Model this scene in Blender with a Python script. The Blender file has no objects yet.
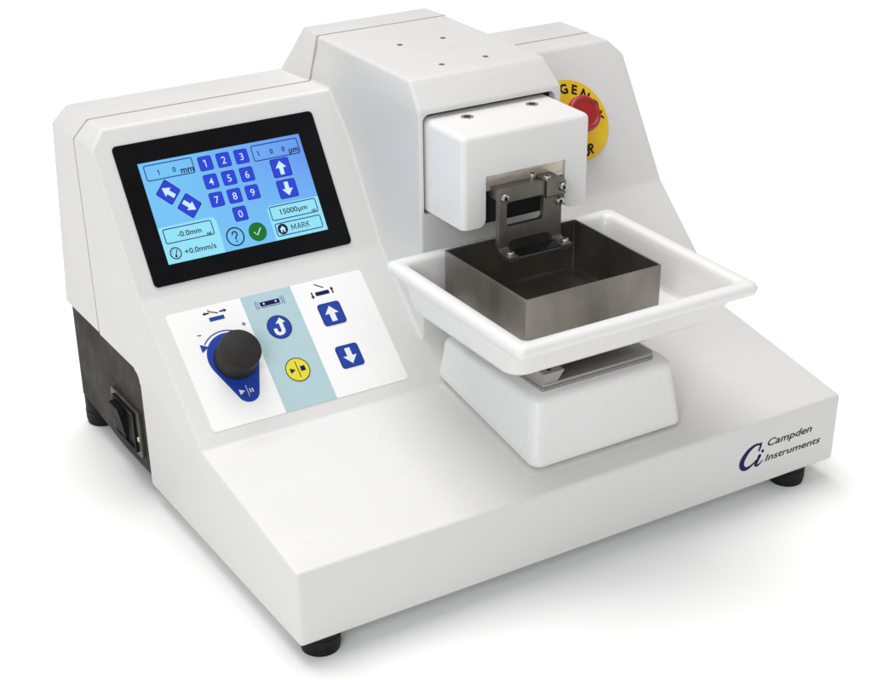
import bpy, bmesh, math, random
from mathutils import Vector, Matrix
R_ = math.radians
sc = bpy.context.scene
COL = sc.collection
random.seed(4)

# ------------------------------------------------------------------ camera
cam_d = bpy.data.cameras.new("camera")
cam = bpy.data.objects.new("camera", cam_d); COL.objects.link(cam)
cam.location = (-0.3395, -0.7338, 0.5926)
cam.rotation_euler = (1.0226, -0.0012, -0.5672)
cam_d.sensor_width = 36.0
cam_d.lens = 1583.25 / 872 * 36
cam_d.shift_x = -(474.27 - 436) / 872
cam_d.shift_y = (508.07 - 340) / 872
cam_d.clip_start = 0.01; cam_d.clip_end = 100
sc.camera = cam

# ------------------------------------------------------------------ light
w = bpy.data.worlds.new("World"); sc.world = w; w.use_nodes = True
nt = w.node_tree; nt.nodes.clear()
wo = nt.nodes.new("ShaderNodeOutputWorld"); bg = nt.nodes.new("ShaderNodeBackground")
bg.inputs['Color'].default_value = (1.0, 0.99, 0.975, 1); bg.inputs['Strength'].default_value = 0.45
nt.links.new(bg.outputs[0], wo.inputs[0])

def area(name, loc, target, size, energy, color=(1, 1, 1)):
    d = bpy.data.lights.new(name, 'AREA'); d.shape = 'SQUARE'; d.size = size; d.energy = energy; d.color = color
    o = bpy.data.objects.new(name, d); COL.objects.link(o); o.location = loc
    o.rotation_euler = (Vector(target) - Vector(loc)).to_track_quat('-Z', 'Y').to_euler()
    return o
area("overhead_softbox", (0.0, 1.6, 4.5), (0.3, 0.9, 0), 3.6, 180, (1, 0.995, 0.985))
area("side_softbox", (-2.0, -1.9, 1.6), (0.2, 0.2, 0.1), 1.3, 36, (0.93, 0.97, 1))

sc.view_settings.view_transform = 'Standard'; sc.view_settings.look = 'None'
sc.view_settings.exposure = 0.0; sc.view_settings.gamma = 1.0

# ------------------------------------------------------------------ materials
def mat(name, color, rough=0.5, metal=0.0, spec=0.5, noise=None, bump=None, bevel=None, coat=0.0, speck=None):
    m = bpy.data.materials.new(name); m.use_nodes = True
    n = m.node_tree; b = n.nodes['Principled BSDF']
    b.inputs['Base Color'].default_value = (*color, 1); b.inputs['Roughness'].default_value = rough
    b.inputs['Metallic'].default_value = metal; b.inputs['Specular IOR Level'].default_value = spec
    b.inputs['Coat Weight'].default_value = coat
    tc = n.nodes.new("ShaderNodeTexCoord")
    if noise:                                   # (scale, amount, [stretch])
        mp = n.nodes.new("ShaderNodeMapping"); n.links.new(tc.outputs['Object'], mp.inputs[0])
        if len(noise) > 2: mp.inputs['Scale'].default_value = noise[2]
        t = n.nodes.new("ShaderNodeTexNoise"); t.inputs['Scale'].default_value = noise[0]; t.inputs['Detail'].default_value = 5
        n.links.new(mp.outputs[0], t.inputs['Vector'])
        r = n.nodes.new("ShaderNodeValToRGB")
        r.color_ramp.elements[0].position = 0.3; r.color_ramp.elements[1].position = 0.7
        a = noise[1]
        r.color_ramp.elements[0].color = (*[c * (1 - a) for c in color], 1)
        r.color_ramp.elements[1].color = (*[min(1, c * (1 + a)) for c in color], 1)
        n.links.new(t.outputs['Fac'], r.inputs[0])
        last = r.outputs[0]
        if speck:                               # rare tiny dark dust specks in the paint
            v = n.nodes.new("ShaderNodeTexVoronoi"); v.inputs['Scale'].default_value = speck[0]
            n.links.new(tc.outputs['Object'], v.inputs['Vector'])
            sx = n.nodes.new("ShaderNodeSeparateColor"); n.links.new(v.outputs['Color'], sx.inputs[0])
            g = n.nodes.new("ShaderNodeMath"); g.operation = 'GREATER_THAN'; g.inputs[1].default_value = speck[1]
            n.links.new(sx.outputs[0], g.inputs[0])
            l = n.nodes.new("ShaderNodeMath"); l.operation = 'LESS_THAN'; l.inputs[1].default_value = speck[2]
            n.links.new(v.outputs['Distance'], l.inputs[0])
            ml = n.nodes.new("ShaderNodeMath"); ml.operation = 'MULTIPLY'
            n.links.new(g.outputs[0], ml.inputs[0]); n.links.new(l.outputs[0], ml.inputs[1])
            mx = n.nodes.new("ShaderNodeMixRGB"); mx.inputs['Color2'].default_value = (*[c * 0.45 for c in color], 1)
            n.links.new(ml.outputs[0], mx.inputs['Fac']); n.links.new(last, mx.inputs['Color1']); last = mx.outputs[0]
        n.links.new(last, b.inputs['Base Color'])
    if noise:                                   # handling marks: the gloss wanders a little
        t3 = n.nodes.new("ShaderNodeTexNoise"); t3.inputs['Scale'].default_value = 22; t3.inputs['Detail'].default_value = 6; t3.inputs['Roughness'].default_value = .65
        n.links.new(tc.outputs['Object'], t3.inputs['Vector'])
        m3 = n.nodes.new("ShaderNodeMapRange"); m3.inputs['From Min'].default_value = .3; m3.inputs['From Max'].default_value = .7
        m3.inputs['To Min'].default_value = rough * .8; m3.inputs['To Max'].default_value = min(1, rough * 1.25)
        n.links.new(t3.outputs['Fac'], m3.inputs['Value']); n.links.new(m3.outputs[0], b.inputs['Roughness'])
    nrm = None
    if bevel:
        bv = n.nodes.new("ShaderNodeBevel"); bv.samples = 6; bv.inputs['Radius'].default_value = bevel; nrm = bv.outputs[0]
    if bump:                                    # (scale, strength, distance)
        t2 = n.nodes.new("ShaderNodeTexNoise"); t2.inputs['Scale'].default_value = bump[0]; t2.inputs['Detail'].default_value = 3
        n.links.new(tc.outputs['Object'], t2.inputs['Vector'])
        bp = n.nodes.new("ShaderNodeBump"); bp.inputs['Strength'].default_value = bump[1]; bp.inputs['Distance'].default_value = bump[2]
        n.links.new(t2.outputs['Fac'], bp.inputs['Height'])
        if nrm: n.links.new(nrm, bp.inputs['Normal'])
        nrm = bp.outputs[0]
    if nrm: n.links.new(nrm, b.inputs['Normal'])
    return m

def emis(name, color, strength=1.0, color2=None):
    m = bpy.data.materials.new(name); m.use_nodes = True
    n = m.node_tree; b = n.nodes['Principled BSDF']
    b.inputs['Base Color'].default_value = (0.004, 0.004, 0.005, 1); b.inputs['Roughness'].default_value = 0.25
    b.inputs['Specular IOR Level'].default_value = 0.25
    b.inputs['Emission Color'].default_value = (*color, 1); b.inputs['Emission Strength'].default_value = strength
    if color2:      # the panel's colour drifts from one side of the picture to the other
        tc = n.nodes.new("ShaderNodeTexCoord"); sp = n.nodes.new("ShaderNodeSeparateXYZ"); n.links.new(tc.outputs['Object'], sp.inputs[0])
        mr = n.nodes.new("ShaderNodeMapRange"); mr.inputs['From Min'].default_value = 0.05; mr.inputs['From Max'].default_value = 0.165
        n.links.new(sp.outputs[0], mr.inputs['Value'])
        mz = n.nodes.new("ShaderNodeMapRange"); mz.inputs['From Min'].default_value = 0.165; mz.inputs['From Max'].default_value = 0.215
        n.links.new(sp.outputs[2], mz.inputs['Value'])
        mu = n.nodes.new("ShaderNodeMath"); mu.operation = 'MULTIPLY'; n.links.new(mr.outputs[0], mu.inputs[0]); n.links.new(mz.outputs[0], mu.inputs[1])
        mx = n.nodes.new("ShaderNodeMixRGB"); mx.inputs[1].default_value = (*color, 1); mx.inputs[2].default_value = (*color2, 1)
        n.links.new(mu.outputs[0], mx.inputs[0]); n.links.new(mx.outputs[0], b.inputs['Emission Color'])
    return m

PAINT = mat("white_powder_coat", (0.685, 0.679, 0.668), 0.36, noise=(900, 0.022), bump=(1400, 0.4, 0.0004), speck=(55, 0.972, 0.03))
PAINT2 = mat("white_gloss_plastic", (0.79, 0.785, 0.78), 0.28, noise=(20, 0.01), bump=(900, 0.06, 0.0003))
CHAS = mat("dark_grey_metal_paint", (0.021, 0.0172, 0.0145), 0.6, 0.0, spec=0.22, noise=(60, 0.25), bump=(700, 0.25, 0.0004), speck=(120, 0.8, 0.12))
BLACK = mat("black_plastic", (0.006, 0.006, 0.006), 0.5, spec=0.12, noise=(80, 0.2), bevel=0.0006)
RUBBER = mat("black_rubber", (0.008, 0.008, 0.008), 0.6, spec=0.2, noise=(120, 0.3), bump=(500, 0.3, 0.0005))
VOID = mat("black_recess_shade", (0.006, 0.006, 0.006), 0.9, noise=(50, 0.2))  # black colour carries the shade of gaps, sockets and holes
GLASS = mat("black_display_glass", (0.006, 0.006, 0.007), 0.10, spec=0.08, noise=(50, 0.2))
KNOB = mat("black_knob_rubber", (0.014, 0.013, 0.012), 0.6, spec=0.35, noise=(150, 0.25), bump=(1200, 0.15, 0.0003))
GUN = mat("gunmetal_anodised", (0.185, 0.172, 0.155), 0.42, 0.85, noise=(90, 0.15), bump=(1200, 0.08, 0.0003), bevel=0.0006)
STEEL = mat("bright_screw_steel", (0.55, 0.52, 0.48), 0.28, 1.0, noise=(200, 0.2), bevel=0.0004)
PLATE = mat("raw_steel_plate", (0.62, 0.57, 0.49), 0.42, 0.7, noise=(60, 0.2, (1, 1, 6)))
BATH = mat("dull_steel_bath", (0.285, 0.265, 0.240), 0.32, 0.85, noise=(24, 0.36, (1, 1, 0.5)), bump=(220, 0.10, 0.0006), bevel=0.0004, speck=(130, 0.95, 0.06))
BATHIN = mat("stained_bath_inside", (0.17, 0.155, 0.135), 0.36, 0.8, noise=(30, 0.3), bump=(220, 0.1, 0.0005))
ALU = mat("brushed_aluminium", (0.40, 0.385, 0.36), 0.55, 0.7, noise=(60, 0.1, (0.3, 6, 1)), bevel=0.0006)
BLADE = mat("black_blade_steel", (0.02, 0.02, 0.022), 0.12, 0.6, noise=(50, 0.2))
FOIL = mat("white_overlay_film", (0.88, 0.88, 0.87), 0.45, noise=(30, 0.008), bump=(1600, 0.06, 0.0002))
PBLUE = mat("pale_blue_print", (0.42, 0.58, 0.62), 0.45, noise=(300, 0.02))
RBLUE = mat("royal_blue_print", (0.008, 0.045, 0.34), 0.5, spec=0.3, noise=(300, 0.04))
NAVY = mat("navy_print", (0.004, 0.004, 0.075), 0.6, spec=0.2, noise=(300, 0.05))
INK = mat("black_print", (0.008, 0.008, 0.009), 0.6, spec=0.2, noise=(300, 0.1))
WPR = mat("white_print", (0.78, 0.80, 0.82), 0.45, noise=(300, 0.02))
YEL = mat("yellow_print", (0.74, 0.66, 0.03), 0.45, noise=(300, 0.03))
YSTOP = mat("yellow_stop_plate", (0.80, 0.52, 0.012), 0.5, noise=(60, 0.03))
RED = mat("red_button_plastic", (0.38, 0.010, 0.008), 0.38, noise=(60, 0.06), bevel=0.0008)
S_BG = emis("screen_background", (0.18, 0.55, 0.92), 1.0, (0.13, 0.29, 0.86))
S_LIGHT = emis("screen_pale_panel", (0.30, 0.76, 0.92))
S_KEY = emis("screen_key_blue", (0.022, 0.055, 0.68))
S_DK = emis("screen_dark_blue", (0.010, 0.018, 0.22))
S_WH = emis("screen_white", (0.62, 0.86, 0.98))
S_INK = emis("screen_ink", (0.004, 0.006, 0.04))
S_GR = emis("screen_green", (0.006, 0.17, 0.02))
BACKDROP = mat("white_backdrop_floor", (0.96, 0.96, 0.96), 0.6, noise=(1.5, 0.003))

# ------------------------------------------------------------------ helpers
def empty(name, loc, label, cat, group=None):
    o = bpy.data.objects.new(name, None); COL.objects.link(o); o.location = loc
    o.empty_display_size = 0.02
    o['label'] = label; o['category'] = cat
    if group: o['group'] = group
    return o

def link(name, me, mats, parent=None, label=None, smooth=35):
    o = bpy.data.objects.new(name, me); COL.objects.link(o)
    me.name = name
    if not isinstance(mats, (list, tuple)): mats = [mats]
    idx = [p.material_index for p in me.polygons]; me.materials.clear()
    for m in mats: me.materials.append(m)
    me.polygons.foreach_set('material_index', [min(i, len(mats) - 1) for i in idx])
    if smooth:
        for p in me.polygons: p.use_smooth = True
        b = bmesh.new(); b.from_mesh(me)
        for e in b.edges:
            if len(e.link_faces) == 2: e.smooth = e.calc_face_angle(0) < R_(smooth)
            else: e.smooth = False
        b.to_mesh(me); b.free()
    if parent is not None:
        o.parent = parent; o.matrix_parent_inverse = parent_world(parent).inverted()
    if label: o['label'] = label
    return o

def parent_world(p):
    M = Matrix.Translation(p.location)
    if p.parent is not None: M = parent_world(p.parent) @ p.matrix_parent_inverse @ M
    return M

def bm_obj(name, bm, mats, parent=None, label=None, smooth=35):
    bmesh.ops.recalc_face_normals(bm, faces=bm.faces)
    me = bpy.data.meshes.new(name); bm.to_mesh(me); bm.free()
    return link(name, me, mats, parent, label, smooth)

class B:
    """bmesh builder in a local frame (origin o, axes u, v, n), lengths in metres"""
    def __init__(s, o=(0, 0, 0), u=(1, 0, 0), v=(0, 1, 0), n=(0, 0, 1)):
        s.bm = bmesh.new(); s.o = Vector(o); s.u = Vector(u).normalized(); s.v = Vector(v).normalized(); s.n = Vector(n).normalized()
    def P(s, a, b, c=0): return s.o + s.u * a + s.v * b + s.n * c
    def loft(s, loops, cap0=True, cap1=True, mi=0):
        vs = [[s.bm.verts.new(s.P(*p)) for p in l] for l in loops]
        n = len(vs[0])
        for a, b in zip(vs[:-1], vs[1:]):
            for i in range(n):
                f = s.bm.faces.new((a[i], a[(i + 1) % n], b[(i + 1) % n], b[i])); f.material_index = mi
        if cap0: s.bm.faces.new(vs[0][::-1]).material_index = mi
        if cap1: s.bm.faces.new(vs[-1]).material_index = mi
        return vs
    def prism(s, pts, z0, z1, mi=0):
        return s.loft([[(a, b, z0) for a, b in pts], [(a, b, z1) for a, b in pts]], mi=mi)
    def box(s, a0, a1, b0, b1, c0, c1, mi=0):
        return s.prism([(a0, b0), (a1, b0), (a1, b1), (a0, b1)], c0, c1, mi)
    def cyl(s, a, b, r, z0, z1, n=32, r1=None, ch=0, mi=0):
        r1 = r if r1 is None else r1
        L = []
        def ring(rr, z): return [(a + rr * math.cos(2 * math.pi * i / n), b + rr * math.sin(2 * math.pi * i / n), z) for i in range(n)]
        L.append(ring(r, z0))
        if ch: L += [ring(r1, z1 - ch), ring(r1 - ch * .3, z1 - ch * .3), ring(r1 - ch, z1)]
        else: L.append(ring(r1, z1))
        s.loft(L, mi=mi)
    def holed(s, outer, holes, z0, z1, mi=0):
        bm = bmesh.new()
        for lp in [outer] + holes:
            v = [bm.verts.new((a, b, 0)) for a, b in lp]
            for i in range(len(v)): bm.edges.new((v[i], v[(i + 1) % len(v)]))
        bmesh.ops.triangle_fill(bm, edges=bm.edges[:], use_beauty=True)
        bm.verts.index_update()
        top = [s.bm.verts.new(s.P(v.co.x, v.co.y, z1)) for v in bm.verts]
        bot = [s.bm.verts.new(s.P(v.co.x, v.co.y, z0)) for v in bm.verts]
        for f in bm.faces:
            s.bm.faces.new([top[v.index] for v in f.verts]).material_index = mi
            s.bm.faces.new([bot[v.index] for v in f.verts][::-1]).material_index = mi
        for e in bm.edges:
            if len(e.link_faces) == 1:
                a, b = [v.index for v in e.verts]
                s.bm.faces.new((bot[a], bot[b], top[b], top[a])).material_index = mi
        bm.free()
    def out(s, name, mats, parent=None, label=None, smooth=35): return bm_obj(name, s.bm, mats, parent, label, smooth)

def rr(a0, a1, b0, b1, r, n=6):
    """rounded rectangle, counter-clockwise; r one radius or four (LL, LR, UR, UL)"""
    if not isinstance(r, (list, tuple)): r = [r] * 4
    pts = []
    for (cx, cy, st, q) in ((a0, b0, 180, r[0]), (a1, b0, 270, r[1]), (a1, b1, 0, r[2]), (a0, b1, 90, r[3])):
        sx = 1 if cx == a0 else -1; sy = 1 if cy == b0 else -1
        ox, oy = cx + sx * q, cy + sy * q
        for i in range(n + 1):
            t = R_(st + 90 * i / n); pts.append((ox + q * math.cos(t), oy + q * math.sin(t)))
    return pts

class Decal:
    """printed shapes on a plane, in millimetres; each call lies a hair above the last layer"""
    def __init__(s, o, u, v, mats):
        s.o = Vector(o); s.u = Vector(u).normalized(); s.v = Vector(v).normalized(); s.n = s.u.cross(s.v)
        s.bm = bmesh.new(); s.mats = mats
    def P(s, a, b, h): return s.o + s.u * (a / 1000) + s.v * (b / 1000) + s.n * (h / 1000)
    def poly(s, pts, h, m):
        v = [s.bm.verts.new(s.P(a, b, h)) for a, b in pts]
        f = s.bm.faces.new(v); f.normal_update()
        if f.normal.dot(s.n) < 0: f.normal_flip()
        f.material_index = s.mats.index(m)
    def solid(s, pts, h0, h1, m):
        mi = s.mats.index(m)
        lo = [s.bm.verts.new(s.P(a, b, h0)) for a, b in pts]; hi = [s.bm.verts.new(s.P(a, b, h1)) for a, b in pts]
        for i in range(len(pts)):
            j = (i + 1) % len(pts); s.bm.faces.new((lo[i], lo[j], hi[j], hi[i])).material_index = mi
        s.bm.faces.new(hi).material_index = mi
    def ring(s, pts, pts2, h, m):
        a = [s.bm.verts.new(s.P(x, y, h)) for x, y in pts]; b = [s.bm.verts.new(s.P(x, y, h)) for x, y in pts2]
        for i in range(len(a)):
            j = (i + 1) % len(a); f = s.bm.faces.new((a[i], a[j], b[j], b[i])); f.material_index = s.mats.index(m)
            f.normal_update()
            if f.normal.dot(s.n) < 0: f.normal_flip()
    def rbox(s, a0, a1, b0, b1, r, h, m, line=0, lm=None):
        s.poly(rr(a0, a1, b0, b1, r), h, m)
        if line: s.frame(a0, a1, b0, b1, r, h + .06, lm, line)
    def frame(s, a0, a1, b0, b1, r, h, m, t):
        s.ring(rr(a0, a1, b0, b1, r), rr(a0 + t, a1 - t, b0 + t, b1 - t, max(.1, r - t)), h, m)
    def circ(s, a, b, r, h, m, n=40): s.poly([(a + r * math.cos(2 * math.pi * i / n), b + r * math.sin(2 * math.pi * i / n)) for i in range(n)], h, m)
    def cring(s, a, b, r0, r1, h, m, n=40):
        c = lambda r: [(a + r * math.cos(2 * math.pi * i / n), b + r * math.sin(2 * math.pi * i / n)) for i in range(n)]
        s.ring(c(r0), c(r1), h, m)
    def line(s, pts, t, h, m):
        L = []; Rr = []
        for i, p in enumerate(pts):
            a = Vector(pts[max(0, i - 1)]); b = Vector(pts[min(len(pts) - 1, i + 1)])
            d = (b - a).normalized(); q = Vector((-d.y, d.x)) * t / 2
            L.append((p[0] + q.x, p[1] + q.y)); Rr.append((p[0] - q.x, p[1] - q.y))
        s.poly(L + Rr[::-1], h, m)
    def arc(s, a, b, r, t0, t1, t, h, m, n=20):
        s.line([(a + r * math.cos(R_(t0 + (t1 - t0) * i / n)), b + r * math.sin(R_(t0 + (t1 - t0) * i / n))) for i in range(n + 1)], t, h, m)
    def arrow(s, a, b, ang, L, h, m, hw=.42, sw=.19, hl=.46):
        """block arrow centred on (a, b) pointing along ang degrees, length L"""
        c, d = math.cos(R_(ang)), math.sin(R_(ang))
        pts = [(-.5, -sw), (.5 - hl, -sw), (.5 - hl, -hw), (.5, 0), (.5 - hl, hw), (.5 - hl, sw), (-.5, sw)]
        s.poly([(a + L * (x * c - y * d), b + L * (x * d + y * c)) for x, y in pts], h, m)
    def text(s, t, u0, v0, cap, h, m, width=None, bold=0, rot=0, shear=0, centre=False):
        c = bpy.data.curves.new("text", 'FONT'); c.body = t; c.size = 1; c.offset = bold; c.shear = shear; c.resolution_u = 3
        o = bpy.data.objects.new("text", c); COL.objects.link(o)
        bpy.context.view_layer.update()
        dg = bpy.context.evaluated_depsgraph_get()
        me = bpy.data.meshes.new_from_object(o.evaluated_get(dg))
        xs = [v.co.x for v in me.vertices]
        x0, x1 = min(xs), max(xs); k = cap / .73
        kx = k if width is None else width / (x1 - x0)
        mid = (x0 + x1) / 2 if centre else x0; mv = .365 if centre else 0
        cr, sr = math.cos(R_(rot)), math.sin(R_(rot))
        vs = []
        for v in me.vertices:
            a, b = (v.co.x - mid) * kx, (v.co.y - mv) * k
            vs.append(s.bm.verts.new(s.P(u0 + a * cr - b * sr, v0 + a * sr + b * cr, h)))
        for p in me.polygons:
            try: f = s.bm.faces.new([vs[i] for i in p.vertices])
            except ValueError: continue
            f.material_index = s.mats.index(m); f.normal_update()
            if f.normal.dot(s.n) < 0: f.normal_flip()
        bpy.data.objects.remove(o); bpy.data.meshes.remove(me); bpy.data.curves.remove(c)
    def out(s, name, parent, label=None):
        me = bpy.data.meshes.new(name); s.bm.to_mesh(me); s.bm.free()
        return link(name, me, s.mats, parent, label, None)

def baked(bm, mods):
    """mesh data of bm after boolean modifiers (op, other bmesh)"""
    tmp = []
    me = bpy.data.meshes.new("t"); bmesh.ops.recalc_face_normals(bm, faces=bm.faces); bm.to_mesh(me); bm.free()
    o = bpy.data.objects.new("t", me); COL.objects.link(o); tmp.append(o)
    for op, b2 in mods:
        bmesh.ops.recalc_face_normals(b2, faces=b2.faces)
        m2 = bpy.data.meshes.new("t"); b2.to_mesh(m2); b2.free()
        o2 = bpy.data.objects.new("t", m2); COL.objects.link(o2); tmp.append(o2)
        md = o.modifiers.new("b", 'BOOLEAN'); md.operation = op; md.object = o2; md.solver = 'EXACT'
    bpy.context.view_layer.update()
    res = bpy.data.meshes.new_from_object(o.evaluated_get(bpy.context.evaluated_depsgraph_get()))
    for t in tmp:
        d = t.data; bpy.data.objects.remove(t); bpy.data.meshes.remove(d)
    out = bmesh.new(); out.from_mesh(res); bpy.data.meshes.remove(res)
    bmesh.ops.remove_doubles(out, verts=out.verts, dist=1e-6)
    bmesh.ops.dissolve_limit(out, angle_limit=R_(0.5), verts=out.verts[:], edges=out.edges[:])
    return out

def round_edges(bm, r, seg, skip=lambda e: False, ang=14):
    es = [e for e in bm.edges if len(e.link_faces) == 2 and e.calc_face_angle(0) > R_(ang) and not skip(e)]
    bmesh.ops.bevel(bm, geom=es, offset=r, segments=seg, profile=.5, affect='EDGES', clamp_overlap=True, loop_slide=True)
    return bm

# ------------------------------------------------------------------ key dimensions (metres)
W = 0.45; H0 = 0.0544
P1 = (0.1353, 0.0758); P2 = (0.2230, 0.1526); P3 = (0.2807, 0.2406)
ZT = 0.2519; YF = 0.2881; YS = 0.3126; CH = 0.0115
TZ = 0.2838; TYF = 0.163; TX0, TX1 = 0.188, 0.3055
G0 = -0.0145                                                    # the backdrop floor under the feet

# ------------------------------------------------------------------ the surface
bmf = bmesh.new()
bmesh.ops.create_grid(bmf, x_segments=8, y_segments=8, size=9, matrix=Matrix.Translation((0, 0, G0)))
fl = bm_obj("backdrop_floor", bmf, BACKDROP, smooth=None); fl['kind'] = 'structure'  # white floor added as a blank backdrop, pale enough to clip

# ------------------------------------------------------------------ the instrument
INST = empty("tissue_slicer", (W / 2, 0.19, G0), "large white bench-top tissue slicing instrument with touch screen, knob panel and black feet", "laboratory instrument")

def corner_cut(bm, x, sgn):
    z = ZT - CH
    bmesh.ops.bisect_plane(bm, geom=bm.verts[:] + bm.edges[:] + bm.faces[:], plane_co=(x, 0, z), plane_no=(sgn, 0, 1), clear_outer=True)
    bmesh.ops.holes_fill(bm, edges=bm.edges[:], sides=0)

def wing(y0, y1, prof):
    b = B(u=(0, 1, 0), v=(0, 0, 1), n=(1, 0, 0)); b.prism(prof, 0, W)
    corner_cut(b.bm, 0, -1); corner_cut(b.bm, W, 1)
    return b.bm
def tower(prof):
    b = B(u=(0, 1, 0), v=(0, 0, 1), n=(1, 0, 0)); b.prism(prof, TX0, TX1)
    for v in b.bm.verts:
        if v.co.z > TZ - .001: v.co.x += .0036 if v.co.x < .25 else -.003
    return b.bm

prof = [(0, 0), (0.2395, 0), (0.2395, 0.0905), (YS, 0.0905), (YS, ZT), (YF, ZT), P2, P1, (0, H0)]
tprof = [(TYF, 0.05), (YS, 0.05), (YS, TZ), (0.1815, TZ), (TYF, 0.2665)]
fb = baked(wing(0, YS, prof), [('UNION', tower(tprof))])
atseam = lambda e: all(abs(v.co.y - YS) < 1e-4 for v in e.verts)
round_edges(fb, 0.0038, 4, atseam)
# the tower's flanks swell out towards the seam
for i in range(12):
    bmesh.ops.bisect_plane(fb, geom=fb.verts[:] + fb.edges[:] + fb.faces[:], plane_co=(0, .25 + .005 * i, 0), plane_no=(0, 1, 0))
for i in range(14):
    bmesh.ops.bisect_plane(fb, geom=fb.verts[:] + fb.edges[:] + fb.faces[:], plane_co=(0, 0, .215 + .005 * i), plane_no=(0, 0, 1))
sst = lambda t: (lambda k: k * k * (3 - 2 * k))(min(1, max(0, t)))
for v in fb.verts:
    wgt = sst((v.co.y - .25) / (YS - .25)) * sst((TZ - .002 - v.co.z) / .030) * sst((v.co.z - .21) / .035) * .0062
    if .178 < v.co.x < .2: v.co.x -= wgt
    elif .295 < v.co.x < .316: v.co.x += wgt
# opening for the cutting head
pk = B(u=(1, 0, 0), v=(0, 0, 1), n=(0, 1, 0)); pk.prism(rr(0.1912, 0.2995, 0.1945, 0.2645, (.002, .002, .005, .005)), 0.15, 0.185)
fil = B(u=(0, 1, 0), v=(0, 0, 1), n=(1, 0, 0))            # rounded inner corner above the dark chassis
fil.prism([(.2380, .0920), (.2380, .0825)] + [(.2475 - .0080 * math.cos(R_(a)), .0825 + .0080 * math.sin(R_(a))) for a in range(0, 91, 10)] + [(.2475, .0920)], .0003, .0200)
fb = baked(fb, [('UNION', fil.bm), ('DIFFERENCE', pk.bm)])
bm_obj("front_housing", fb, PAINT, INST)

# rear housing behind the seam, its back leaning slightly forward
YR = YS + 0.0021
rprof = [(YR, 0.0935), (0.3822, 0.0935), (0.3536, ZT), (YR, ZT)]
rtprof = [(YR, 0.12), (0.36, 0.12), (0.3405, TZ), (YR, TZ)]
def rear_tower():
    b = bmesh.new()
    L = [(YR, .1917, .3025), (.3405, .1950, .2995)]; Q = [(YR, .1821, .3075), (.3560, .1765, .3120)]
    v = [b.verts.new((x, y, TZ)) for y, a, c in L for x in (a, c)] + [b.verts.new((x, y, .2450)) for y, a, c in Q for x in (a, c)]
    for f in ((0, 1, 3, 2), (4, 6, 7, 5), (0, 4, 5, 1), (2, 3, 7, 6), (0, 2, 6, 4), (1, 5, 7, 3)): b.faces.new([v[i] for i in f])
    return b
rb = baked(wing(0, 0, rprof), [('UNION', rear_tower())])
atseam2 = lambda e: all(abs(v.co.y - YR) < 1e-4 for v in e.verts)
round_edges(rb, 0.0018, 3, atseam2)
bm_obj("rear_housing", rb, PAINT, INST)

# dark chassis at the lower rear, carried up inside to darken the seam
b = B(u=(0, 1, 0), v=(0, 0, 1), n=(1, 0, 0))
b.prism([(0.15, 0.004), (0.30, 0.004), (0.383, 0.0125), (0.3795, 0.098), (0.345, 0.235), (0.28, 0.235), (0.24, 0.10), (0.15, 0.06)], 0.0030, W - 0.0030)
b.prism([(0.28, 0.2), (0.335, 0.2), (0.335, TZ - .003), (0.28, TZ - .003)], 0.1945, 0.2995)
chas = b.out("chassis_panel", CHAS, INST, smooth=None)

# power inlet on the left side
b = B((0.0030, 0, 0), (0, 1, 0), (0, 0, 1), (-1, 0, 0))
b.prism(rr(0.2535, 0.3075, 0.0140, 0.0520, 0.003), 0, 0.0022)
inl = b.out("power_inlet", mat("brown_grey_metal", (0.11, 0.095, 0.08), 0.4, 0.6, noise=(90, 0.2), bevel=0.0005), INST)
b = B((0.0008, 0, 0), (0, 1, 0), (0, 0, 1), (-1, 0, 0))
b.holed(rr(0.2600, 0.3010, 0.0165, 0.0495, 0.002), [rr(0.2625, 0.2985, 0.0190, 0.0470, 0.001)], 0, 0.002)
b.box(0.2625, 0.2985, 0.0190, 0.0470, 0, 0.0004)
b.out("socket_frame", BLACK, inl)
b = B((0.0004, 0, 0), (0, 1, 0), (0, 0, 1), (-1, 0, 0))
b.loft([[(0.2790, 0.020, 0), (0.2970, 0.020, 0), (0.2970, 0.046, 0), (0.2790, 0.046, 0)],
        [(0.2795, 0.0205, .0015), (0.2965, 0.0205, .0015), (0.2965, 0.0455, .006), (0.2795, 0.0455, .006)]])
b.out("rocker_switch", BLACK, inl)
for (y, z) in ((0.3045, 0.0330), (0.2570, 0.0295)):
    b = B((0.0008, 0, 0), (0, 1, 0), (0, 0, 1), (-1, 0, 0)); b.cyl(y, z, 0.0022, 0, 0.0012, 20, ch=.0005); b.out("screw", STEEL, inl)

# feet
def foot(x, y):
    b = B((x, y, G0))
    b.cyl(0, 0, 0.0125, 0, 0.0045, 36, r1=0.0133); b.cyl(0, 0, 0.0133, 0.0045, 0.0115, 36)
    b.cyl(0, 0, 0.0129, 0.0116, 0.018 if y < .2 else 0.027, 36)
    b.out("foot", RUBBER, INST)
for (x, y) in ((0.0205, 0.0140), (0.4180, 0.0140), (0.4180, 0.3620), (0.0165, 0.3815)): foot(x, y)

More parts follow.
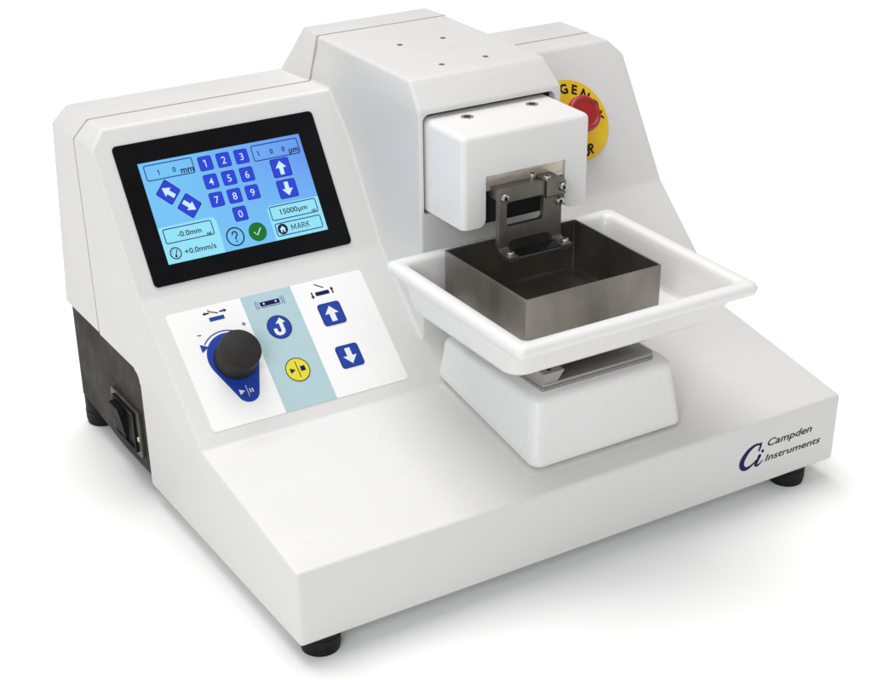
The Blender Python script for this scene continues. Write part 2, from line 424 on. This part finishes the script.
# ------------------------------------------------------------------ display
uv = Vector((0, P3[0] - P2[0], P3[1] - P2[1])).normalized(); un = Vector((0, -uv.z, uv.y))
lv = Vector((0, P2[0] - P1[0], P2[1] - P1[1])).normalized(); ln = Vector((0, -lv.z, lv.y))
UO = Vector((0, *P2)); LO = Vector((0, *P1)); UX = Vector((1, 0, 0))
b = B(UO, UX, uv, un); b.prism([(x / 1000, y / 1000) for x, y in rr(14.3, 166.9, 5.6, 105.3, 3.2)], -0.003, 0.0010)
disp = b.out("touch_display", GLASS, INST)
SM = [S_BG, S_LIGHT, S_KEY, S_DK, S_WH, S_INK, S_GR]
D = Decal(UO + un * 0.0010, UX, uv, SM)
D.poly([(28.5, 19.1), (151.6, 19.1), (151.6, 90.6), (28.5, 90.6)], .15, S_BG)
D.poly([(28.5, 19.1), (71.0, 19.1), (71.5, 41.5), (69.5, 45.0), (28.5, 45.0)], .22, S_LIGHT)
D.poly([(110.6, 19.1), (151.6, 19.1), (151.6, 44.2), (113.0, 44.2), (110.6, 42.0)], .22, S_LIGHT)
for (a0, a1, b0, b1) in ((31.6, 67.6, 77.4, 88.7), (112.3, 148.9, 76.7, 88.3), (31.2, 67.6, 32.9, 43.5), (112.0, 148.9, 33.0, 43.4), (112.4, 148.9, 21.4, 31.0)):
    D.frame(a0, a1, b0, b1, 1.6, .30, S_DK, .7)
for i, ch in enumerate("123456789"):
    cx, cy = 76.4 + 13.75 * (i % 3), 82.4 - 13.1 * (i // 3)
    D.rbox(cx - 5.2, cx + 5.2, cy - 5.2, cy + 5.2, 1.5, .30, S_KEY, .35, S_DK)
    D.text(ch, cx, cy, 5.3, .42, S_WH, centre=True, bold=.002)
D.line([(76.3, 84.9), (74.8, 83.7)], .6, .44, S_WH)
for x_, y_, h_ in ((41.5, 80.7, 3.6), (117.0, 80.3, 3.6), (120.3, 36.5, 3.9)): D.line([(x_ + .1, y_ + h_ - .25), (x_ - .9, y_ + h_ - 1.0)], .5, .44, S_INK)
D.rbox(85.0, 95.4, 38.0, 48.4, 1.5, .30, S_KEY, .35, S_DK); D.text("0", 90.2, 43.2, 5.3, .42, S_WH, centre=True, bold=.002)
def diamond(cx, cy, ang):
    a = 6.6; c = math.sqrt(.5)
    q = [((x * c - y * c) + cx, (x * c + y * c) + cy) for x, y in rr(-a, a, -a, a, 1.2)]
    q2 = [((x * c - y * c) + cx, (x * c + y * c) + cy) for x, y in rr(-a + .6, a - .6, -a + .6, a - .6, .8)]
    D.poly(q, .30, S_KEY); D.ring(q, q2, .36, S_DK); D.arrow(cx, cy, ang, 10.4, .42, S_WH, .36, .15, .5)
diamond(43.8, 67.8, 137); diamond(55.8, 55.8, -43)
D.rbox(123.2, 137.9, 62.4, 76.0, 1.4, .30, S_KEY, .6, S_DK); D.arrow(130.5, 69.2, 90, 10, .42, S_WH, .42, .16, .5)
D.rbox(123.2, 137.9, 46.9, 60.4, 1.4, .30, S_KEY, .6, S_DK); D.arrow(130.5, 53.7, -90, 10, .42, S_WH, .42, .16, .5)
D.text("1", 41.2, 80.7, 3.6, .42, S_INK, bold=.02); D.text(".", 47.6, 78.7, 3.0, .42, S_INK); D.text("0", 51.6, 80.7, 3.6, .42, S_INK, bold=.02)
D.text("mm", 57.2, 78.8, 4.6, .42, S_INK, width=9.6, bold=.022)
for c_, x_ in (("1", 116.7), ("0", 125.8), ("0", 135.2)): D.text(c_, x_, 80.3, 3.6, .42, S_INK, bold=.02)
D.text("µm", 140.2, 78.2, 4.6, .42, S_INK, width=7.6, bold=.022)
D.text("-0.0mm", 41.0, 36.2, 3.9, .42, S_INK, width=17.6, bold=.014)
D.text("15000µm", 119.8, 36.5, 3.9, .42, S_INK, width=21.0, bold=.014)
D.text("ABS", 61.4, 33.7, 1.7, .42, S_INK, width=4.0, bold=.03); D.text("ABS", 143.2, 33.9, 1.7, .42, S_INK, width=4.0, bold=.03)
D.text("+0.0mm/s", 42.3, 23.6, 3.9, .42, S_INK, width=23.4, bold=.014)
for x_, sg in ((124.8, [(0, 0, 0, 4.1), (0, 4.1, 1.55, .8), (1.55, .8, 3.1, 4.1), (3.1, 4.1, 3.1, 0)]), (129.2, [(0, 0, 1.4, 4.1), (1.4, 4.1, 2.8, 0), (.6, 1.4, 2.2, 1.4)]),
               (133.0, [(0, 0, 0, 4.1), (0, 3.85, 1.5, 3.85), (1.5, 3.85, 2.1, 3.0), (2.1, 3.1, 1.5, 2.0), (0, 2.05, 1.5, 2.05), (1.1, 2.0, 2.4, 0)]), (136.5, [(0, 0, 0, 4.1), (0, 1.7, 2.2, 4.1), (.8, 2.4, 2.4, 0)])):
    for i, (a_, b_, c_, d_) in enumerate(sg): D.line([(x_ + a_, 24.1 + b_), (x_ + c_, 24.1 + d_)], .55, .40 + .01 * i, S_INK)
D.cring(35.8, 25.8, 4.3, 3.5, .42, S_INK); D.line([(35.4, 24.0), (37.2, 28.2)], .7, .42, S_INK); D.circ(35.6, 23.8, .9, .46, S_INK)
for t in (20, 60, 100, 140, 180): D.circ(35.8 + 2.6 * math.cos(R_(t)), 25.8 + 2.6 * math.sin(R_(t)), .35, .48, S_INK, 10)
D.cring(81.4, 28.2, 6.8, 5.85, .42, S_INK); D.arc(81.4, 30.0, 1.75, 190, -55, .95, .42, S_INK); D.line([(82.4, 28.7), (81.4, 27.4), (81.4, 26.0)], .95, .44, S_INK); D.circ(81.4, 24.6, .62, .46, S_INK, 14)
D.circ(98.7, 28.2, 6.8, .30, S_GR); D.line([(95.9, 28.4), (97.9, 26.0), (101.6, 30.6)], .8, .42, S_WH)
D.circ(117.7, 26.2, 3.9, .34, S_INK); D.poly([(115.3, 26.2), (117.7, 28.5), (120.1, 26.2), (119.4, 26.2), (119.4, 24.0), (118.3, 24.0), (118.3, 25.6), (117.1, 25.6), (117.1, 24.0), (116.0, 24.0), (116.0, 26.2)], .42, S_WH)
D.out("screen", disp, "lit blue screen with number keys and arrows")

# ------------------------------------------------------------------ control overlay
b = B(LO, UX, lv, ln); b.prism([(x / 1000, y / 1000) for x, y in rr(13.8, 164.9, 11.4, 101.3, 2.2)], -0.0015, 0.00035)
ovl = b.out("control_overlay", FOIL, INST)
PM = [PBLUE, RBLUE, NAVY, INK, WPR, YEL]
def dec(): return Decal(LO + ln * 0.00035, UX, lv, PM)
D = dec()
D.poly([(67.7, 11.42), (107.3, 11.42), (108.2, 101.28), (69.5, 101.28)], .08, PBLUE)
# icons
D.poly([(42.4, 89.2), (53.5, 89.2), (53.5, 92.2), (42.4, 92.2)], .16, RBLUE)
D.line([(43.5, 98.0), (45.0, 96.4), (50.2, 94.4)], .75, .2, INK); D.line([(39.8, 95.7), (44.0, 95.7)], 1.1, .2, INK); D.poly([(39.0, 95.7), (41.0, 97.0), (41.0, 94.4)], .2, INK)
D.line([(51.5, 95.2), (55.0, 95.2)], 1.1, .2, INK); D.poly([(57.0, 95.2), (54.8, 96.5), (54.8, 93.9)], .2, INK)
D.line([(29.6, 81.3), (32.4, 81.3)], .6, .2, NAVY); D.line([(63.0, 81.9), (66.3, 81.9)], .6, .2, RBLUE); D.line([(64.65, 80.3), (64.65, 83.5)], .6, .2, RBLUE)
D.arc(47.2, 60.5, 20.2, 60, 139, .8, .2, RBLUE); D.poly([(28.6, 74.6), (34.2, 71.6), (28.4, 68.4)], .24, RBLUE)
D.poly([(81.6, 91.0), (96.6, 91.0), (96.6, 94.4), (81.6, 94.4)], .16, NAVY); D.line([(81.6, 90.1), (96.6, 90.1)], .4, .16, NAVY)
D.circ(84.5, 92.8, .7, .24, WPR, 14); D.circ(93.7, 92.8, .7, .24, WPR, 14)
for r_ in (6.0, 7.6):
    D.arc(92.4, 92.5, r_, -26, 26, .5, .16, RBLUE); D.arc(85.8, 92.5, r_, 154, 206, .5, .16, RBLUE)
D.poly([(124.2, 88.9), (135.0, 88.9), (135.0, 91.9), (124.2, 91.9)], .16, NAVY); D.line([(126.0, 98.2), (132.0, 94.2)], .75, .2, NAVY)
D.line([(121.6, 88.5), (121.6, 92.5)], 1.1, .2, INK); D.poly([(121.6, 87.2), (120.2, 89.4), (123.0, 89.4)], .2, INK)
D.line([(137.6, 88.5), (137.6, 92.0)], 1.1, .2, INK); D.poly([(137.6, 93.8), (136.2, 91.6), (139.0, 91.6)], .2, INK)
D.out("printed_icons", ovl)

def button(kind):
    D = dec()
    if kind == 'up' or kind == 'dn':
        c, s_ = (129.9, 73.4) if kind == 'up' else (129.3, 39.3), 1
        D.solid(rr(c[0] - 8.8, c[0] + 8.8, c[1] - 8.7, c[1] + 8.7, 2.4), 0, .40, RBLUE)
        D.frame(c[0] - 8.8, c[0] + 8.8, c[1] - 8.7, c[1] + 8.7, 2.4, .46, NAVY, .45)
        D.arrow(c[0], c[1], 90 if kind == 'up' else -90, 12.2, .46, WPR, .43, .17, .5)
    if kind == 'rev':
        D.solid([(88.4 + 9 * math.cos(t * math.pi / 20), 73.2 + 9 * math.sin(t * math.pi / 20)) for t in range(40)], 0, .40, RBLUE)
        D.cring(88.4, 73.2, 9.0, 8.5, .46, NAVY)
        D.poly([(90.9, 80.0), (86.4, 76.0), (88.9, 76.0), (88.9, 70.3), (88.2, 69.3), (87.0, 69.3), (86.2, 70.3), (86.2, 72.6), (83.6, 72.6), (83.6, 69.6), (84.6, 67.7), (86.6, 66.8), (89.0, 67.0), (91.0, 68.2), (91.7, 70.0), (91.7, 76.0), (94.0, 76.0)], .46, WPR)
    if kind == 'play':
        D.solid([(88.2 + 9 * math.cos(t * math.pi / 20), 39.2 + 9 * math.sin(t * math.pi / 20)) for t in range(40)], 0, .40, YEL)
        D.cring(88.2, 39.2, 9.0, 8.4, .46, INK)
        D.line([(88.4, 33.2), (88.4, 45.4)], .6, .46, INK)
        D.poly([(86.6, 39.3), (82.6, 41.4), (82.6, 37.2)], .46, NAVY); D.poly([(90.4, 37.4), (94.0, 37.4), (94.0, 41.2), (90.4, 41.2)], .46, NAVY)
    return D.out("button", ovl, {'up': "blue square button with white up arrow", 'dn': "blue square button with white down arrow", 'rev': "blue round button with white return arrow", 'play': "yellow round start and stop button"}[kind])
for k in ('up', 'dn', 'rev', 'play'): button(k)
D = dec()
tear = []
for i in range(31): t = R_(-24 + 228 * i / 30); tear.append((47.9 + 18.2 * math.cos(t), 60.6 + 18.2 * math.sin(t)))
for i in range(13): t = R_(214 + 118 * i / 12 + 0); tear.append((47.9 + 8.2 * math.cos(t), 33.8 + 8.2 * math.sin(t)))
D.solid(tear, 0, .35, RBLUE)
D.poly([(42.0, 36.2), (46.0, 34.2), (42.0, 32.0)], .42, WPR); D.line([(47.7, 29.6), (47.7, 38.0)], .45, .42, WPR)
D.line([(49.6, 32.0), (49.6, 35.0)], .9, .42, WPR); D.line([(51.4, 32.0), (51.4, 35.0)], .9, .42, WPR)
D.out("knob_backplate", ovl, "blue teardrop plate behind the black knob")

b = B(LO, UX, lv, ln); b.cyl(0.0481, 0.0578, 0.0150, 0.0004, 0.0180, 64, r1=0.0146, ch=.0006)
kn = b.out("control_knob", KNOB, INST)
b = B(LO + UX * .0470 + lv * (.0578 - .0151) + ln * .0045, UX, ln, -lv); b.cyl(0, 0, 0.0013, -0.002, 0.0007, 16); b.out("set_screw_hole", VOID, kn)  # small black disc in place of the shaded screw hole

# ------------------------------------------------------------------ logo on the front
D = Decal((0, -0.00002, 0), (1, 0, 0), (0, 0, 1), [NAVY, INK])
def stroke(pts, h=.15):
    """calligraphic stroke: (u, v, width) points"""
    L = []; R2 = []
    for i, p in enumerate(pts):
        a = Vector(pts[max(0, i - 1)][:2]); c_ = Vector(pts[min(len(pts) - 1, i + 1)][:2])
        d = (c_ - a).normalized(); q = Vector((-d.y, d.x)) * p[2] * .62
        L.append((p[0] + q.x, p[1] + q.y)); R2.append((p[0] - q.x, p[1] - q.y))
    for i in range(len(pts) - 1): D.poly([L[i], L[i + 1], R2[i + 1], R2[i]], h + .0, NAVY)
def smooth_pts(p, n=5):
    o = []
    for i in range(len(p) - 1):
        p0, p1, p2, p3 = p[max(0, i - 1)], p[i], p[i + 1], p[min(len(p) - 1, i + 2)]
        for k in range(n):
            t = k / n
            o.append(tuple(.5 * (2 * p1[j] + (p2[j] - p0[j]) * t + (2 * p0[j] - 5 * p1[j] + 4 * p2[j] - p3[j]) * t * t + (3 * p1[j] - p0[j] - 3 * p2[j] + p3[j]) * t ** 3) for j in range(3)))
    o.append(p[-1]); return o
stroke(smooth_pts([(374.6, 34.9, 1.2), (369.6, 35.4, 1.7), (363.2, 32.2, 2.8), (358.4, 25.8, 3.7), (358.6, 20.4, 3.5), (362.4, 17.9, 2.4), (367.4, 19.1, 1.5), (372.2, 22.4, .8)]))
stroke(smooth_pts([(375.3, 36.2, 1.0), (374.5, 32.6, 1.5), (373.2, 29.2, 1.0)]), .2)
stroke(smooth_pts([(373.0, 24.6, .6), (375.0, 25.6, 2.0), (373.0, 21.6, 2.0), (371.6, 18.6, 2.0), (374.0, 17.6, 1.3), (378.6, 20.6, .5)]), .25)
D.circ(377.2, 28.5, 1.3, .3, NAVY, 16)
D.text("Campden", 381.6, 31.0, 6.0, .15, INK, width=43.0, shear=.22, bold=.012)
D.text("Instruments", 380.6, 18.8, 5.5, .15, INK, width=54.0, shear=.22, bold=.012)
D.out("maker_logo", INST)

# ------------------------------------------------------------------ tower details
for (x, y) in ((0.2306, 0.2600), (0.2665, 0.2593), (0.2664, 0.2020), (0.2300, 0.2015)):
    b = B((x, y, TZ + .00005)); b.cyl(0, 0, 0.0021, -.0005, 0.0001, 20); b.out("screw_hole", mat("shadowed_hole", (.10, .09, .07), .8, noise=(80, .2)) if not bpy.data.materials.get("shadowed_hole") else bpy.data.materials["shadowed_hole"], INST)

# cutting head cover
HX0, HX1, HZ0, HZ1, HY = 0.1935, 0.2965, 0.1972, 0.2612, 0.1160
b = B(u=(1, 0, 0), v=(0, 0, 1), n=(0, 1, 0)); b.box(HX0, HX1, HZ0, HZ1, HY, 0.184)
hb = b.bm; bmesh.ops.recalc_face_normals(hb, faces=hb.faces)
round_edges(hb, 0.0045, 6, lambda e: all(v.co.y > .18 for v in e.verts) or (all(v.co.z < HZ0 + .001 for v in e.verts)))
NX0, NX1, NZ = 0.2116, 0.2762, 0.2322
nb = B(u=(1, 0, 0), v=(0, 0, 1), n=(0, 1, 0))
r = .0055
pts = [(NX0, NZ)] + [(NX0 - r + r * math.cos(R_(-a)), HZ0 + r + r * math.sin(R_(-a))) for a in range(0, 91, 15)]
pts += [(NX0 - r, HZ0 - .01), (NX1 + r, HZ0 - .01)] + [(NX1 + r - r * math.sin(R_(a)), HZ0 + r - r * math.cos(R_(a))) for a in range(0, 91, 15)] + [(NX1, NZ)]
nb.prism(pts, HY - .01, 0.1500)
hb = baked(hb, [('DIFFERENCE', nb.bm)])
head = bm_obj("cutting_head_cover", hb, PAINT2, INST)
for (x, y) in ((0.2206, 0.1535), (0.2735, 0.1535)):
    b = B((x, y, HZ1)); b.cyl(0, 0, 0.0045, -.001, 0.00025, 28); s_ = b.out("screw", STEEL, head)
    b = B((x, y, HZ1)); b.holed([(.0024 * math.cos(R_(a)), .0024 * math.sin(R_(a))) for a in range(0, 360, 20)], [[(.0006 * math.cos(R_(a)), .0006 * math.sin(R_(a))) for a in range(0, 360, 60)]], .0002, .00035); b.out("screw_socket", VOID, head)
# black block stands in for the shade inside the opening
b = B(u=(1, 0, 0), v=(0, 0, 1), n=(0, 1, 0)); b.prism(rr(0.1914, 0.2993, 0.1947, 0.2643, (.002, .002, .005, .005)), 0.1700, 0.1860); b.out("opening_shade_block", VOID, INST, smooth=None)
# steel plate and a carriage blackened for the darkness inside the notch
b = B(u=(1, 0, 0), v=(0, 0, 1), n=(0, 1, 0)); b.box(NX0 + .0002, NX1 - .0006, 0.2215, NZ + .012, 0.1172, 0.1195); b.out("mounting_plate", PLATE, INST)
b = B(u=(1, 0, 0), v=(0, 0, 1), n=(0, 1, 0)); b.box(NX0 + .001, NX1 - .001, 0.1975, NZ - .001, 0.1205, 0.1490); b.out("drive_carriage", VOID, INST)

# blade holder -------------------------------------------------------
YB = 0.104; dx, dz = 0.0062, -0.0042
q = lambda x, z: (x / 1000 + dx, z / 1000 + dz)
def arcp(cx, cz, r, a0, a1, n=6): return [(cx + r * math.cos(R_(a0 + (a1 - a0) * i / n)), cz + r * math.sin(R_(a0 + (a1 - a0) * i / n))) for i in range(n + 1)]
outer = [q(*p) for p in arcp(210.3, 227.2, 2, 180, 90, 3)] + [q(245.0, 229.2), q(245.0, 217.3), q(259.2, 217.3), q(259.2, 189.6), q(252.0, 189.6), q(246.8, 192.9), q(219.8, 192.9), q(216.6, 191.6), q(216.2, 189.6), q(208.3, 189.6)]
hole = [q(*p) for p in rr(214.4, 245.0 - .6, 203.0, 220.2, (2.5, 2.5, 2.0, 2.0), 4)]
b = B(u=(1, 0, 0), v=(0, 0, 1), n=(0, 1, 0)); b.holed(outer, [hole], YB, YB + 0.0042)
bh = b.out("blade_holder", GUN, INST, smooth=30)
# the two feet curl forwards under the frame
for xa, xb, xc, xd in ((q(208.3, 0)[0], q(216.2, 0)[0], .2143, .2224), (q(252.0, 0)[0], q(259.2, 0)[0], .2578, .2668)):
    cl = [(YB + .0021, .18535), (YB + .0019, .1838), (YB + .0011, .1826), (YB - .0006, .1815), (YB - .0030, .1809), (YB - .0060, .1807), (YB - .0125, .1807)]
    L = []
    for i, (y, z) in enumerate(cl):
        y0, z0 = cl[max(0, i - 1)]; y1, z1 = cl[min(len(cl) - 1, i + 1)]
        d_ = Vector((y1 - y0, z1 - z0)).normalized(); n_ = Vector((-d_.y, d_.x)); t_ = i / (len(cl) - 1); h_ = .0021 - .0007 * t_
        x0_, x1_ = xa + (xc - xa) * t_, xb + (xd - xb) * t_
        L.append([(x0_, y + n_.x * h_, z + n_.y * h_), (x1_, y + n_.x * h_, z + n_.y * h_), (x1_, y - n_.x * h_, z - n_.y * h_), (x0_, y - n_.x * h_, z - n_.y * h_)])
    b = B(); b.loft(L); b.out("foot_lug", GUN, bh, smooth=30)
b = B(u=(1, 0, 0), v=(0, 0, 1), n=(0, 1, 0))
b.box(*[q(209.2, 0)[0], q(246, 0)[0]], q(0, 221.2)[1], q(0, 228.6)[1], YB + .0043, YB + .0165)
b.box(q(229, 0)[0], q(246, 0)[0], q(0, 217.5)[1], q(0, 225.0)[1], YB + .0166, YB + .040)
b.out("holder_arm", GUN, bh)
b = B(u=(1, 0, 0), v=(0, 0, 1), n=(0, 1, 0))
b.prism([q(245.4, 218.6), q(261.0, 218.6), q(261.0, 227.6), q(258.6, 229.8), q(245.4, 229.8)], YB - .0022, YB + .0200)
b.out("clamp_block", GUN, bh)
def screw_front(x, z, y, rad=.0030, name="screw"):
    X, Z = q(x, z)
    b = B((X, y, Z), (1, 0, 0), (0, 0, 1), (0, -1, 0))
    b.cyl(0, 0, rad, -.001, .0022, 28, ch=.0009)
    hexp = [(rad * .5 * math.cos(R_(a)), rad * .5 * math.sin(R_(a))) for a in range(0, 360, 60)]
    o = b.out(name, STEEL, bh)
    b = B((X, y, Z), (1, 0, 0), (0, 0, 1), (0, -1, 0)); b.prism(hexp, .0015, .00235); b.out("screw_socket", VOID, bh)
screw_front(212.3, 224.0, YB); screw_front(258.0, 223.8, YB - .0022); screw_front(257.2, 213.4, YB)
def screw_top(X, Y, Z, r, h):
    b = B((X, Y, Z)); b.cyl(0, 0, r, -.004, h, 28, ch=.0006); b.out("screw", STEEL, bh)
    b = B((X, Y, Z)); b.prism([(r * .5 * math.cos(R_(a)), r * .5 * math.sin(R_(a))) for a in range(0, 360, 60)], h - .0003, h + .0001); b.out("screw_socket", VOID, bh)
ZC = q(0, 229.8)[1]
screw_top(q(249.2, 0)[0], YB + .0035, ZC, .0027, .0016)
screw_top(q(243.2, 0)[0], YB + .0125, q(0, 228.6)[1], .0027, .0032)
screw_top(.2182, YB - .0088, .1822, .0027, .0026); screw_top(.2628, YB - .0088, .1822, .0027, .0026)
b = B(); b.box(.2226, .2576, YB - .0122, YB - .0098, .1795, .1808); b.out("blade_clamp", GUN, bh)
b = B(); b.loft([[(.2226, YB - .0112, .1809), (.2576, YB - .0112, .1809), (.2576, YB - .0045, .1836), (.2226, YB - .0045, .1836)],
        [(.2226, YB - .0114, .1814), (.2576, YB - .0114, .1814), (.2576, YB - .0047, .1841), (.2226, YB - .0047, .1841)]])
b.out("blade", BLADE, bh)

# ------------------------------------------------------------------ pedestal
zb = lambda y: H0 + (P1[1] - H0) / P1[0] * y
def plin(x0, x1, y0, y1, rad, dz_):
    return [(x, y, zb(y) + dz_) for x, y in rr(x0, x1, y0, y1, rad, 8)]
b = B(); b.loft([plin(.1848, .3165, .0170, .146, .006, -.001), plin(.1848, .3165, .0170, .146, .006, .0005), plin(.1856, .3157, .0178, .146, .006, .0009)])
b.out("pedestal_gasket", PAINT, INST)
b = B(); b.loft([plin(.1925, .3110, .0250, .143, .004, .0006), plin(.1925, .3110, .0250, .143, .004, .0060)])
b.out("pedestal_plinth", PAINT, INST)
b = B()
A0, A1 = (.1885, .3165, .0190, .1465), (.1962, .3155, .0308, .1530)
def ped(t, z, r, k=0): return [(x, y, z) for x, y in rr(*[A0[i] + (A1[i] - A0[i]) * t + (k if i in (0, 2) else -k) for i in range(4)], r, 8)]
_a, _b = [(x, y, zb(y) + .0055) for x, y in rr(*A0, .0085, 8)], ped(.93, .0985, .0100)
inter = [[tuple(p[j] + (k_[j] - p[j]) * t_ for j in range(3)) for p, k_ in zip(_a, _b)] for t_ in (.15, .3, .45, .6, .75, .9)]
b.loft([plin(.1900, .3150, .0205, .1460, .007, .0036), plin(.1888, .3162, .0193, .1465, .008, .0040), plin(*A0, .0085, .0055)] + inter +
       [ped(.93, .0985, .0100), ped(.97, .1010, .0100), ped(1.0, .1030, .0098, .0008), ped(1, .1043, .0090, .0025), ped(1, .1050, .0080, .0050)])
pedo = b.out("pedestal", PAINT2, INST, smooth=50)
b = B(u=(1, 0, 0))
b.prism(rr(.2090, .3045, .0408, .130, (.001, .004, .001, .001)), .1048, .1072); b.prism(rr(.2094, .3041, .0412, .130, (.001, .004, .001, .001)), .1075, .1098)
b.out("clamp_plate", ALU, pedo)
b = B(u=(1, 0, 0)); b.loft([[(.2094, .0414, .1099), (.2215, .0414, .1099), (.2250, .0640, .1099), (.2094, .0640, .1099)], [(.2094, .0400, .1180), (.2262, .0400, .1180), (.2262, .0640, .1180), (.2094, .0640, .1180)]])
b.out("wedge_clamp", ALU, pedo)
b = B((.2165, .0450, .1180)); b.cyl(0, 0, .0017, -.001, .00015, 20); b.out("set_screw_hole", VOID, pedo)  # flat black disc paints the dark of the hole
b = B(u=(1, 0, 0)); b.prism(rr(.2200, .3010, .0460, .122, .002), .1181, .1375)
b.out("specimen_plate", ALU, pedo)

# ------------------------------------------------------------------ white tray and steel bath
TXa, TXb, TYa, TYb = 0.1523, 0.3450, -0.0145, 0.1530
tray = empty("buffer_tray", ((TXa + TXb) / 2, (TYa + TYb) / 2, .1376), "square white tray with a rolled rim on the pedestal, holding the dark steel bath", "tray")
def tl(d, z, r, k=0):                                           # d: inset of the rim, k: 0 at the rim, 1 at the floor (the front slopes most)
    return [(x, y, z) for x, y in rr(TXa + d + .003 * k, TXb - d - .004 * k, TYa + d + .0165 * k, TYb - d - .0015 * k, r, 8)]
b = B()
seq = [(.0170, .1376, .010, 1), (.0120, .1380, .012, 1), (.0098, .1396, .012, .97), (.0090, .1425, .012, .9), (.0078, .1600, .009, .2), (.0074, .1626, .008, .08), (.0060, .1640, .007, 0), (.0025, .1643, .006, 0),
       (.0008, .1652, .005, 0), (.0000, .1672, .005, 0), (.0000, .1695, .005, 0), (.0008, .1714, .005, 0), (.0025, .1726, .005, 0), (.0050, .1730, .005, 0), (.0085, .1728, .005, 0), (.0103, .1718, .005, 0), (.0114, .1698, .006, 0), (.0120, .1660, .007, .05),
       (.0130, .1460, .009, .85), (.0137, .1430, .010, .93), (.0158, .1416, .010, 1), (.0200, .1410, .009, 1)]
b.loft([tl(*s_) for s_ in seq]); b.out("tray_shell", PAINT2, tray, smooth=60)

BXa, BXb, BYa, BYb = 0.1878, 0.2975, 0.0317, 0.1313
bath = empty("specimen_bath", ((BXa + BXb) / 2, (BYa + BYb) / 2, .1411), "open square box of dull dark steel standing inside the white tray", "metal bath")
t = .0012; ZB = .1800
b = B()
l = lambda d, z: [(x, y, z) for x, y in rr(BXa + d, BXb - d, BYa + d, BYb - d, .0012, 3)]
b.loft([l(0, .1412), l(0, ZB)], cap1=False)
vs = b.loft([l(0, ZB), l(t, ZB), l(t, ZB - .0005)], cap0=False, cap1=False)
bmesh.ops.remove_doubles(b.bm, verts=b.bm.verts, dist=1e-6)
b.out("bath_wall", BATH, bath)
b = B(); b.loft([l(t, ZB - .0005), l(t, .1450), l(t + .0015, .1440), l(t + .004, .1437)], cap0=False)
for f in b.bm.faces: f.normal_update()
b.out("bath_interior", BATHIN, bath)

# ------------------------------------------------------------------ emergency stop
ES = UO + UX * .3830 + uv * .0604
b = B(ES, UX, uv, un); b.cyl(0, 0, .0330, 0, .0009, 72)
es = b.out("emergency_stop", YSTOP, INST, "red mushroom button on a round yellow plate")
for word, ang, step, turn in (("EMERGENCY", 178.0, -22.2, -90), ("STOP", -114.0, 15.5, 90)):
    D = Decal(ES + un * .0009, UX, uv, [INK])
    for i, ch in enumerate(word):
        a = ang + i * step
        D.text(ch, 25.9 * math.cos(R_(a)), 25.9 * math.sin(R_(a)), 7.7, .12, INK, centre=True, rot=a + turn, bold=.035)
    D.out("warning_word", es)
b = B(ES, UX, uv, un); b.cyl(0, 0, .0095, .0009, .013, 40); b.out("button_stem", RED, es)
b = B(ES, UX, uv, un)
rg = lambda r, z: [(r * math.cos(R_(a)), r * math.sin(R_(a)), z) for a in range(0, 360, 6)]
b.loft([rg(.0110, .0125), rg(.0134, .0145), rg(.0143, .0175), rg(.0140, .0205), rg(.0129, .0220), rg(.0112, .0224), rg(.0106, .0216), rg(.0095, .0212), rg(.006, .0218), rg(.002, .0220)])
b.out("push_button", RED, es, smooth=60)
